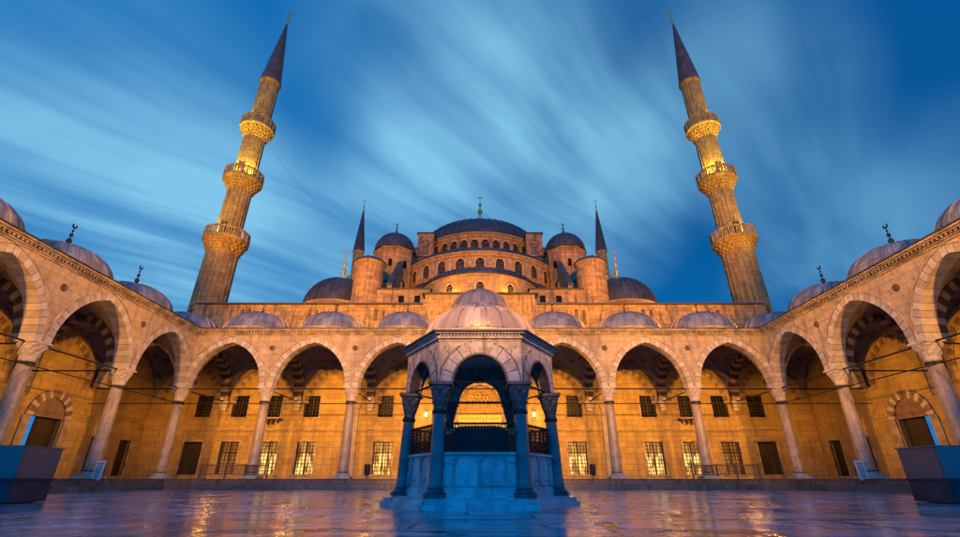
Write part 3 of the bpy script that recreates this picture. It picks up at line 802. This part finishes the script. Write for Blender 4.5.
# front half dome
cyS = Y(60)
dr = MB(); dr.lathe([(10.4,19),(10.4,24.6),(10.62,24.75),(10.62,25.0),(10.8,25.08),(10.8,25.25)], 64, a0=PI, a1=2*PI)
M['drum2'] = M['drum']
dr.build('half_dome_drum', M['drum'], mq, (0, cyS, 0))
arch_windows(mq, 13, 10.4, cyS, 22.7, 1.75, 1.0, PI+.1, 2*PI-.1)
bt = MB()
for i in range(14):
    a = PI+.1 + (PI-.2)*i/13
    bt.T = lambda p, a=a: (math.cos(a)*p[1] - math.sin(a)*p[0], math.sin(a)*p[1] + math.cos(a)*p[0], p[2])
    bt.box(-.2, .2, 10.3, 10.56, 22.4, 24.6)
bt.build('pilaster_strips', M['trim'], mq, (0, cyS, 0))
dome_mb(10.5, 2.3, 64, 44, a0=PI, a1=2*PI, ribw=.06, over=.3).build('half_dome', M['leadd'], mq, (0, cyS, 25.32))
sk = MB(); sk.lathe([(10.45,22.35),(11.9,20.6),(12.05,20.45),(12.05,20.3)], 64, a0=PI, a1=2*PI); sk.build('skirt_roof', M['leadd'], mq, (0, cyS, 0))
sk = MB(); sk.lathe([(11.75,16),(11.75,20.32)], 64, a0=PI, a1=2*PI); sk.build('skirt_wall', M['drum'], mq, (0, cyS, 0))
# exedra
cyE = Y(51.7)
ex = MB(); ex.lathe([(6.8,16),(6.8,20.1),(6.95,20.2),(6.95,20.4)], 48, a0=PI, a1=2*PI); ex.build('exedra', M['drum'], mq, (0, cyE, 0))
dome_mb(6.85, 2.1, 48, 30, a0=PI, a1=2*PI, over=.22).build('exedra_roof', M['leadd'], mq, (0, cyE, 20.47))
arch_windows(mq, 5, 6.8, cyE, 17.9, 1.5, .8, PI+.35, 2*PI-.35, name='exedra_window')
# corner domes, turrets, pier towers
for s in (-1, 1):
    m1 = MB(); m1.lathe([(4.0,16),(4.0,17.75),(4.15,17.85),(4.15,18.05)], 40); dd = m1.build('corner_drum', M['round'], mq, (s*16.1, Y(50.3), 0))
    d = dome_mb(3.95, 3.75, 40, 30).build('corner_dome', M['leadd'], mq, (s*16.1, Y(50.3), 18.12))
    finial_mb(4.2, .27, .05).build('finial', M['gold'], d, (0,0,3.7))
    tm = MB(); tm.lathe([(1.62,16),(1.58,22.0),(1.7,22.15),(1.72,22.35)], 20, sm=False); t_o = tm.build('turret', M['round'], mq, (s*12.2, Y(46.9), 0))
    tc_ = MB(); tc_.lathe([(1.8,22.36),(1.8,22.44),(1.45,22.75),(.8,23.1),(.05,23.3)], 20); tc_.build('turret_cap', M['leadd'], t_o)
    for k in range(10):
        a = 2*PI*k/10
    kb = MB()
    for k in range(7): kb.lathe([(.001,0),(.13,.12),(.1,.28),(.001,.4)], 6, 1.3*math.cos(PI+PI*k/6), 1.3*math.sin(PI+PI*k/6))
    kb.v = [(a, b, c+22.6) for a, b, c in kb.v]; kb.build('knobs', M['dirty'], t_o)
    pm = MB(); pm.lathe([(2.55,22),(2.55,27.0),(2.7,27.12),(2.7,27.35)], 8, sm=False, a0=PI/8, a1=PI/8+2*PI); po = pm.build('pier_tower', M['round'], mq, (s*11.1, Y(54.5), 0))
    for a in (-PI/2, -PI/2-.8, -PI/2+.8):
        wm = MB(); wm.T = lambda p, a=a: (math.cos(a)*(2.38+p[1]) - math.sin(a)*p[0], math.sin(a)*(2.38+p[1]) + math.cos(a)*p[0], p[2])
        wm.box(-.22, .22, -.1, .05, 24.6, 25.6); wm.build('slit_window', M['blackglass'], po)
    d = dome_mb(2.6, 2.75, 32, 20).build('tower_dome', M['leadd'], mq, (s*11.1, Y(54.5), 27.42))
    finial_mb(1.9, .2).build('finial', M['iron'], d, (0,0,2.7))
    # sloping flying buttress
    fb = MB(); fb.T = lambda p, s=s: (s*(9.7) + p[1], p[0], p[2])
    fb.prism([(Y(46.3),19.1),(Y(46.3),19.6),(Y(51.5),24.6),(Y(51.5),19.1)], -.22, .22); fb.build('flying_buttress', M['hall'], mq)
    fr = MB(); fr.T = lambda p, s=s: (s*(9.7) + p[1], p[0], p[2])
    fr.prism([(Y(46.1),19.62),(Y(46.1),19.8),(Y(51.6),24.95),(Y(51.6),24.72)], -.3, .3); fr.build('buttress_roof', M['leadd'], mq)
    for x in (7.4, 9.0):
        pass
    aw = MB()
    for x in (6.6, 8.3):
        aw.box(s*x-.3, s*x+.3, Y(45.93), Y(45.99), 17.2, 18.3)
    aw.build('wall_windows', M['blackglass'], mq)

# ------------------------------------------------------------------ minarets
def minaret(label, loc, lean, lit=True, px=1):
    rt = thing('minaret', label, 'minaret', loc, rot=(0, lean, 0), group='minarets of the mosque')
    NS = 20
    def flute(k, r, a): return r*(1 + .012*math.cos(NS*a))
    def shaft(z0, z1, r0, r1):
        m = MB(); m.lathe([(r0, z0), (r1, z1)], NS, sm=False)
        for i in range(NS):
            a = 2*PI*i/NS
            m.tube((r0*math.cos(a), r0*math.sin(a), z0), (r1*math.cos(a), r1*math.sin(a), z1), .055, 5)
        return m.build('shaft', M['minaret'], rt)
    def ch(z): return z + .6
    shaft(0, ch(22.6), 1.76, 1.58); shaft(ch(22.6), ch(30.4), 1.30, 1.25); shaft(ch(30.4), ch(38.2), 1.22, 1.17); shaft(ch(38.2), ch(47.0), 1.15, 1.10)
    for (zc, rs, rb, rn) in ((22.6, 1.58, 2.26, 1.30), (30.6, 1.26, 2.08, 1.22), (38.3, 1.18, 1.92, 1.15)):
        z = ch(zc); h = 1.25
        m = MB(); N = 96; prof = []
        K = 5
        for k in range(K):
            f0 = k/K; rr0 = rs + (rb-rs)*(k)/K; rr1 = rs + (rb-rs)*(k+1)/K
            prof += [(rr0+.02, z-.5 + (h+.3)*k/K), (rr1, z-.5 + (h+.3)*(k+.85)/K)]
        def mod(k, r, a): return r + (.11 if k % 2 else .03)*math.cos(NS*a + (PI if (k//2) % 2 else 0))
        prof.append((rb+.06, z+h-.2)); prof.append((rb+.06, z+h-.02))
        m.lathe(prof, N, mod=lambda k, r, a: (r - .20*abs(math.sin(10*a + (PI/2 if (k//2) % 2 else 0)))*(1 if k % 2 == 0 else .45)) if k < 2*K else r, sm=False); 
        b = m.build('balcony', M['minaret'], rt)
        pr_ = MB(); zp = z+h-.02
        for i in range(NS):
            a = 2*PI*i/NS; a2 = 2*PI*(i+1)/NS; r_ = rb+.0
            p0 = Vector((r_*math.cos(a), r_*math.sin(a))); p1 = Vector((r_*math.cos(a2), r_*math.sin(a2)))
            nrm = ((p0+p1)/2).normalized(); tt = (p1-p0).normalized(); Lg = (p1-p0).length
            pr_.T = lambda p, p0=p0, tt=tt, nrm=nrm: (p0.x + tt.x*p[0] + nrm.x*p[1], p0.y + tt.y*p[0] + nrm.y*p[1], p[2])
            pr_.box(-.06, .06, -.09, .07, zp, zp+1.18); pr_.box(.061, Lg-.061, -.06, .04, zp, zp+.16); pr_.box(.061, Lg-.061, -.07, .055, zp+.98, zp+1.12)
            for q in range(1, 3):       # pierced panel
                u = .06 + (Lg-.12)*q/3; pr_.box(u-.05, u+.05, -.04, .02, zp+.16, zp+.98)
        pr_.build('parapet', M['trim2'], b)
        dm_ = MB(); dm_.box(-.35, .35, -rn-.03, -rn+.1, zp, zp+1.9); dm_.build('balcony_door', M['doorwood'], b)
    c = MB(); c.lathe([(1.1,ch(46.7)),(1.22,ch(46.95)),(1.3,ch(47.1)),(1.3,ch(47.25))], 40); c.build('cap_moulding', M['minaret'], rt)
    c = MB(); c.lathe([(1.36,ch(47.26)),(1.30,ch(47.5)),(.72,ch(52.9)),(.12,ch(58.4))], 20, sm=False); cn = c.build('spire', M['spire'], rt)
    finial_mb(2.9, .22).build('finial', M['gold'], cn, (0,0,ch(58.3)))
    return rt
M['trim2'] = plain('minaret parapet stone', (.30,.20,.08), .7, var=.5, nscale=2)
for s in (-1, 1):
    nm = 'left' if s < 0 else 'right'
    minaret('tall near minaret with three lit balconies, %s of the mosque' % nm, (s*28.6, 45.6, 0), s*R(-1.35))
    minaret('distant minaret, only its spire showing beside the dome on the %s' % nm, (s*27.6, 95, 0), 0)
    X = s*28.2
    # balcony lights : small floods on the balcony floor, against the parapet, washing the shaft above
    def bl(axx, z, ang, r, pw, reach=4.5):
        a = R(ang); spot((axx + r*math.cos(a), 45.6 + r*math.sin(a), z), (axx, 45.6, z+reach), pw, (1, .66, .06), 84, .8, .06)
    for ang in (-90, -40, -140, -90 + s*75): bl(s*27.85, 32.62, ang, 1.82, 2600)
    for ang in (-90 + s*70, -90 + s*35): bl(s*28.03, 24.62, ang, 1.95, 1500, 3.5)
    for ang in (-90 + s*75, -90 + s*30): bl(s*27.66, 40.32, ang, 1.65, 1200, 3.5)
    point((s*27.9 - s*1.2, 92.9, 41.2), 300, GOLD, .1)

# ------------------------------------------------------------------ ablution fountain
FC = (0, 13.55)
fo = thing('fountain', 'domed hexagonal marble ablution fountain standing in the middle of the wet court', 'fountain', (FC[0], FC[1], 0))
def hexpts(Rr): return [(Rr*math.cos(PI/3*i), Rr*math.sin(PI/3*i)) for i in range(6)]
m = MB(); m.vprism(hexpts(2.60), 0.0, .10); m.vprism(hexpts(2.52), .102, .19); m.build('platform', M['marbled2'] if 'marbled2' in M else M['marble'], fo)
m = MB(); m.vprism(hexpts(2.32), .192, .225); m.build('upper_step', M['marble'], fo)
RB, RT = 2.06, 1.95
AP = RT*math.cos(PI/6); sT = RT
def faceT(k, ap):
    ph = -PI/2 + k*PI/3; n = (math.cos(ph), math.sin(ph)); t = (-math.sin(ph), math.cos(ph))
    return lambda p: (n[0]*(ap - p[1]) + t[0]*p[0], n[1]*(ap - p[1]) + t[1]*p[0], p[2])
# basin
AB = 1.97*math.cos(PI/6)
for k in range(6):
    b = MB(); b.T = faceT(k, AB); hs = .985
    b.box(-hs+.06, hs-.06, 0, .14, .225, 1.14)
    b.box(-hs, hs, -.05, .15, .225, .36); b.box(-hs, hs, -.03, .15, .362, .41)
    b.box(-hs-.02, hs+.02, -.05, .17, 1.142, 1.2)
    ob = b.build('basin_panel', M['marble'], fo)
    c = MB(); c.T = faceT(k, AB)
    for cx, hwid in ((-.31, .27), (.31, .27), (-.74, .10), (.74, .10)):
        ring(c, cx, .86, hwid, hwid*1.05 if hwid < .2 else .21 + .08, .025, -.024, -.001, 7, (0,0), 0)
        for e in (-1, 1):
            xa, xb = sorted((cx+e*hwid, cx+e*(hwid+.025))); c.box(xa, xb, -.024, -.001, .46, .86)
        c.box(cx-hwid, cx+hwid, -.022, -.001, .46, .485)
        if hwid > .2: c.tube((cx, -.001, .60), (cx, -.09, .58), .018, 6); c.tube((cx, -.085, .59), (cx, -.085, .53), .014, 6)
    for q in (-.6, 0, .6):
        c.v  # rosettes
        for a in range(6):
            an = a*PI/3; c.tube((q+.0, -.015, 1.03), (q+.055*math.cos(an), -.015, 1.03+.055*math.sin(an)), .014, 4)
    c.box(-.86, .86, -.014, -.001, 1.115, 1.13)
    c.build('carving', M['marbled'], ob)
gr = MB()
for k in range(6):
    gr.T = faceT(k, AB-.08); hs = .84
    for i in range(22):
        u = -hs + 2*hs*i/21; gr.box(u-.009, u+.009, 0, .018, 1.2, 1.84)
    for j in range(8):
        z = 1.24 + .6*j/7; gr.box(-hs, hs, -.006, .022, z-.009, z+.009)
    gr.box(-hs-.04, hs+.04, -.02, .04, 1.83, 1.88)
gr.build('grille', M['iron'], fo)
cv = MB(); cv.lathe([(1.38,1.15),(1.38,1.66),(1.25,1.78),(.7,1.9),(.02,1.94)], 6, sm=False); cv.build('tank_cover', M['tank'] if 'tank' in M else M['leadd'], fo)
# columns (very slightly inclined inwards)
fc = None
for i in range(6):
    a = PI/3*i; dr_ = (math.cos(a), math.sin(a)); ln = -(RB-RT)/2.35
    sh = MB(); sh.lathe([(.175,.42),(.182,.45),(.17,.55),(.165,1.3),(.15,2.1),(.15,2.14)], 24)
    bs = MB(); bs.box(-.25,.25,-.25,.25,.226,.30); bs.lathe([(.235,.30),(.245,.33),(.20,.36),(.19,.39),(.205,.41),(.18,.43)], 24)
    cpm = cap_profile(.66, .15, .255); cr = MB(); cr.lathe([(.165,2.06),(.185,2.08),(.185,2.13),(.165,2.15)], 24)
    if fc is None:
        fc = sh.build('column', M['porph'], fo, (RB*dr_[0], RB*dr_[1], 0))
        bs.build('base', M['capm'], fc); cpm.build('capital', M['capm'], fc, (0,0,2.15)); cr.build('collar', M['iron'], fc); c_ = fc
    else: c_ = copy_tree(fc, fo, (RB*dr_[0], RB*dr_[1], 0))
    tilt = math.atan((RB-RT)/2.6)
    c_.rotation_mode = 'QUATERNION'
    from mathutils import Quaternion
    c_.rotation_quaternion = Quaternion((-dr_[1], dr_[0], 0), -tilt)
# arches
for k in range(6):
    b = MB(); b.T = faceT(k, AP); hs = sT/2+.075
    spandrel(b, -hs, hs, 0, 2.82, 3.86, .70, .74, .30, -.13, .13, 12)
    ob = b.build('arch_wall', M['marbled'], fo)
    r_ = MB(); r_.T = faceT(k, AP); ring(r_, 0, 2.82, .70, .74, .30, -.165, .165, 5, (0,1), .010); ring(r_, 0, 2.82, .705, .745, .29, -.150, .150, 8, (2,2), 0); r_.build('arch', [M['fvl'] if 'fvl' in M else M['marbled'], M['marble2'] if 'marble2' in M else M['marbled'], M['capm']], ob)
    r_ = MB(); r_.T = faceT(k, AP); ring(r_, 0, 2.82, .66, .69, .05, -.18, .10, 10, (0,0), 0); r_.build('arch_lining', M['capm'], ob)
    r_ = MB(); r_.T = faceT(k, AP)
    for q in (-.74, .74):
        for a in range(8):
            an = a*PI/4; r_.tube((q, -.145, 3.62), (q+.10*math.cos(an), -.145, 3.62+.10*math.sin(an)), .02, 4)
        r_.lathe([(.001,-.001),(.03,0),(.03,.01)], 8, q, -.15)
    ring(r_, 0, 2.85, 1.0, 1.0, .03, -.158, -.131, 12, (1,1), 0)
    for q in (-1, 1):       # ogee outline rising to the frieze
        pts = [(q*.93, 2.9), (q*.90, 3.2), (q*.74, 3.46), (q*.50, 3.62), (q*.22, 3.74), (0, 3.86)]
        for (xa, za), (xb, zb) in zip(pts, pts[1:]): r_.tube((xa, -.145, za+.02), (xb, -.145, zb-.02 if xb == 0 else zb+.02), .016, 4, 1)
    # hanging palmette frieze
    for i in range(13):
        u = -.9 + 1.8*i/12; r_.prism([(u-.055,3.84),(u-.04,3.74),(u,3.68),(u+.04,3.74),(u+.055,3.84)], -.16, -.131)
    r_.v = [v for v in r_.v]; r_.build('carving', [M['marbled'], M['capm']], ob)
    tr = MB(); tr.T = faceT(k, AP); tr.tube((-sT/2, 0, 2.84), (sT/2, 0, 2.84), .028, 6); tr.build('tie_rod', M['iron'], fo)
cn = MB()
cn.vprism(hexpts(2.12), 3.862, 3.92); cn.vprism(hexpts(2.18), 3.922, 3.98); cn.vprism(hexpts(2.27), 4.04, 4.085)
for k in range(6):
    cn.T = faceT(k, 2.15*math.cos(PI/6))
    for i in range(24):
        u = -1.05 + 2.1*(i+.5)/24; cn.box(u-.024, u+.024, -.06, .05, 3.98, 4.038)
cn.T = None; cn.vprism(hexpts(2.16), 3.981, 4.039)
cn.build('cornice', M['marbled'], fo)
ev = MB(); ev.vprism(hexpts(2.34), 4.087, 4.125); ev.build('eave', M['leadd'], fo)
# roof: six-sided at the eave, round at the crown
rf = MB(); rf.vprism(hexpts(2.30), 4.126, 4.15)
ra_ = hexpts(2.28); rb_ = hexpts(1.62)
rf.add([(x, y, 4.15) for x, y in ra_] + [(x, y, 4.34) for x, y in rb_], [(i, (i+1)%6, 6+(i+1)%6, 6+i) for i in range(6)])
rf.build('skirt_roof', M['leadf'], fo)
rfo = dome_mb(1.60, 1.02, 48, 24, ribw=.02, over=.05).build('dome', M['leadf'], fo, (0, 0, 4.30))
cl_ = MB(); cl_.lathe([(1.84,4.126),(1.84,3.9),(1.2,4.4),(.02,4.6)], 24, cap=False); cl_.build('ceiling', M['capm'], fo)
kn = MB(); kn.lathe([(.10,-.02),(.12,.03),(.05,.08),(.01,.10)], 12); kn.build('cap', M['leadf'], rfo, (0,0,1.02))

# ------------------------------------------------------------------ glass-topped enclosures
def glassmat():
    m, t, b = newmat('tinted glass panel'); b.inputs['Base Color'].default_value = (.45,.42,.45,1); b.inputs['Roughness'].default_value = .12
    b.inputs['Transmission Weight'].default_value = .0; b.inputs['Alpha'].default_value = .8; b.inputs['Specular IOR Level'].default_value = .6
    P = t.new('ShaderNodeTexCoord').outputs['Object']; n = t.noise(P, 2.5, 4)
    t.put(b.inputs['Base Color'], t.mix(n, (.03,.075,.10), (.085,.13,.155)))
    return m
M['glass'] = glassmat()
M['steel'] = plain('dark painted steel', (.012,.035,.055), .5, .0, var=.5, nscale=1.5, spec=.25)
M['teal'] = plain('teal rail', (.05,.13,.15), .35, .3)
for s in (-1, 1):
    nm = 'left' if s < 0 else 'right'
    rt = thing('barrier_box', 'low dark steel enclosure with tinted glass upper panels at the %s edge of the court' % nm, 'enclosure', (s*14.74, 14.62, 0))
    m = MB(); m.vprism([(-1.9,-.55),(1.9,-.55),(1.9,.75),(-1.9,.75)], .03, .60)
    for x in (-1.2, 0, 1.2): m.box(x-.012, x+.012, -.56, -.549, .04, .58)
    m.box(-1.94, 1.94, -.59, .79, .60, .64); m.box(-1.8, 1.8, -.45, .45, 0, .03); m.build('base', M['steel'], rt)
    m = MB(); m.box(-1.9, 1.9, -.56, -.53, .642, 1.45); m.box(-1.9, 1.9, .73, .76, .642, 1.45); m.box(-1.91, -1.88, -.52, .72, .642, 1.45); m.box(1.88, 1.91, -.52, .72, .642, 1.45)
    m.build('glass_panels', M['glass'], rt)
    m = MB(); m.box(-1.95, 1.95, -.59, -.50, 1.452, 1.49); m.box(-1.95, 1.95, .70, .79, 1.452, 1.49); m.box(-1.95, -1.86, -.499, .699, 1.452, 1.49); m.box(1.86, 1.95, -.499, .699, 1.452, 1.49)
    m.build('rail', M['teal'], rt)

# ------------------------------------------------------------------ small things on the raised floors
def railing(s):
    nm = 'left' if s < 0 else 'right'
    rt = thing('wooden_railing', 'low brown slatted wooden railing on the raised floor, %s of the fountain' % nm, 'railing', (s*17.3, 35.75, ST))
    m = MB(); L = 2.35
    m.box(-L, L, -.03, .03, .88, .96); m.box(-L, L, -.03, .03, .30, .36)
    n = 34
    for i in range(n+1):
        x = -L + 2*L*i/n; m.box(x-.018, x+.018, -.014, .014, .361, .879)
    m.build('rail_panel', M['wood'], rt)
    for x in (-L, -.6, .75, L):
        p_ = MB(); p_.box(x-.045, x+.045, -.035, .035, 0, 1.03); p_.box(x-.07, x+.07, -.28, .28, 0.001, .05); p_.build('post', M['wood'], rt)
railing(-1); railing(1)
for s in (-1, 1):
    nm = 'left' if s < 0 else 'right'
    rt = thing('litter_bin', 'small black litter bin on a post before a lit window, %s of the fountain' % nm, 'bin', (s*7.95, 35.8, ST))
    m = MB(); m.lathe([(.13,0),(.13,.03),(.04,.05),(.04,.28)], 12); m.build('post', M['bin'], rt)
    m = MB(); m.lathe([(.14,.26),(.20,.34),(.23,.85),(.24,.87)], 16); m.build('body', M['bin'], rt)
    m = MB(); m.lathe([(.25,.875),(.25,.92),(.12,1.0),(.02,1.02)], 16); m.build('lid', M['bin'], rt)
    rt = thing('notice_board', 'small white notice board with dark lettering by the first %s arcade column' % nm, 'sign', (s*21.95, 29.1, .22), rz=0)
    m = MB(); m.T = lambda p: (p[0], p[1]+p[2]*.12, p[2]); m.box(-.26, .26, -.02, .02, .35, 1.4); m.build('board', M['white'], rt)
    t = MB(); t.T = lambda p: (p[0], p[1]+p[2]*.12, p[2]); rnd = random.Random(5)
    for k in range(7):
        x = -.17 + .02*rnd.random()
        while x < .15:
            w_ = rnd.uniform(.03, .08); t.box(x, x+w_, -.026, -.021, 1.22-k*.115, 1.27-k*.115); x += w_+.02
    t.build('lettering', M['bin'], rt)
    m = MB()
    for x in (-.22, .22): m.tube((x, .0, 0), (x, .16, 1.35), .018, 6); m.tube((x, .5, 0), (x, .18, 1.3), .018, 6)
    m.build('stand', M['iron'], rt)

# overhead cable in the sky beside the left minaret
m = MB(); P0 = Vector((-26.4, 45, 38.5)); P1 = Vector((-16.5, 53, 30)); prev = P0
for i in range(1, 17):
    f = i/16; q = P0.lerp(P1, f); q.z -= 1.2*math.sin(PI*f); m.tube(prev, q, .012, 5); prev = q
tag(m.build('overhead_cable', M['iron']), 'thin dark cable sagging from the left near minaret towards the domes', 'cable')

# bare tree beyond the right arcade
def tree(loc, h, seed, label):
    rt = thing('bare_tree', label, 'tree', loc); rnd = random.Random(seed)
    tr = MB(); tr.tube((0,0,0), (.2,.1,h*.4), .35, 8, 0, .24); tr.build('trunk', M['wood'], rt)
    c = MB()
    def br(p, d, L, r, lvl):
        q = p + d*L; c.tube(p, q, r, 5 if lvl < 3 else 3, 0, r*.6)
        if lvl > 5: return
        for _ in range(3 if lvl < 4 else 2):
            nd = (d + Vector((rnd.uniform(-.6,.6), rnd.uniform(-.6,.6), rnd.uniform(-.1,.5)))).normalized(); br(q, nd, L*rnd.uniform(.62,.82), r*.6, lvl+1)
    for _ in range(4): br(Vector((.2,.1,h*.4)), Vector((rnd.uniform(-.5,.5), rnd.uniform(-.5,.5), 1)).normalized(), h*.18, .16, 0)
    c.build('crown', M['wood'], rt)
tree((39.5, 45, 0), 19.5, 4, 'bare leafless tree whose twigs show above the right arcade roof')
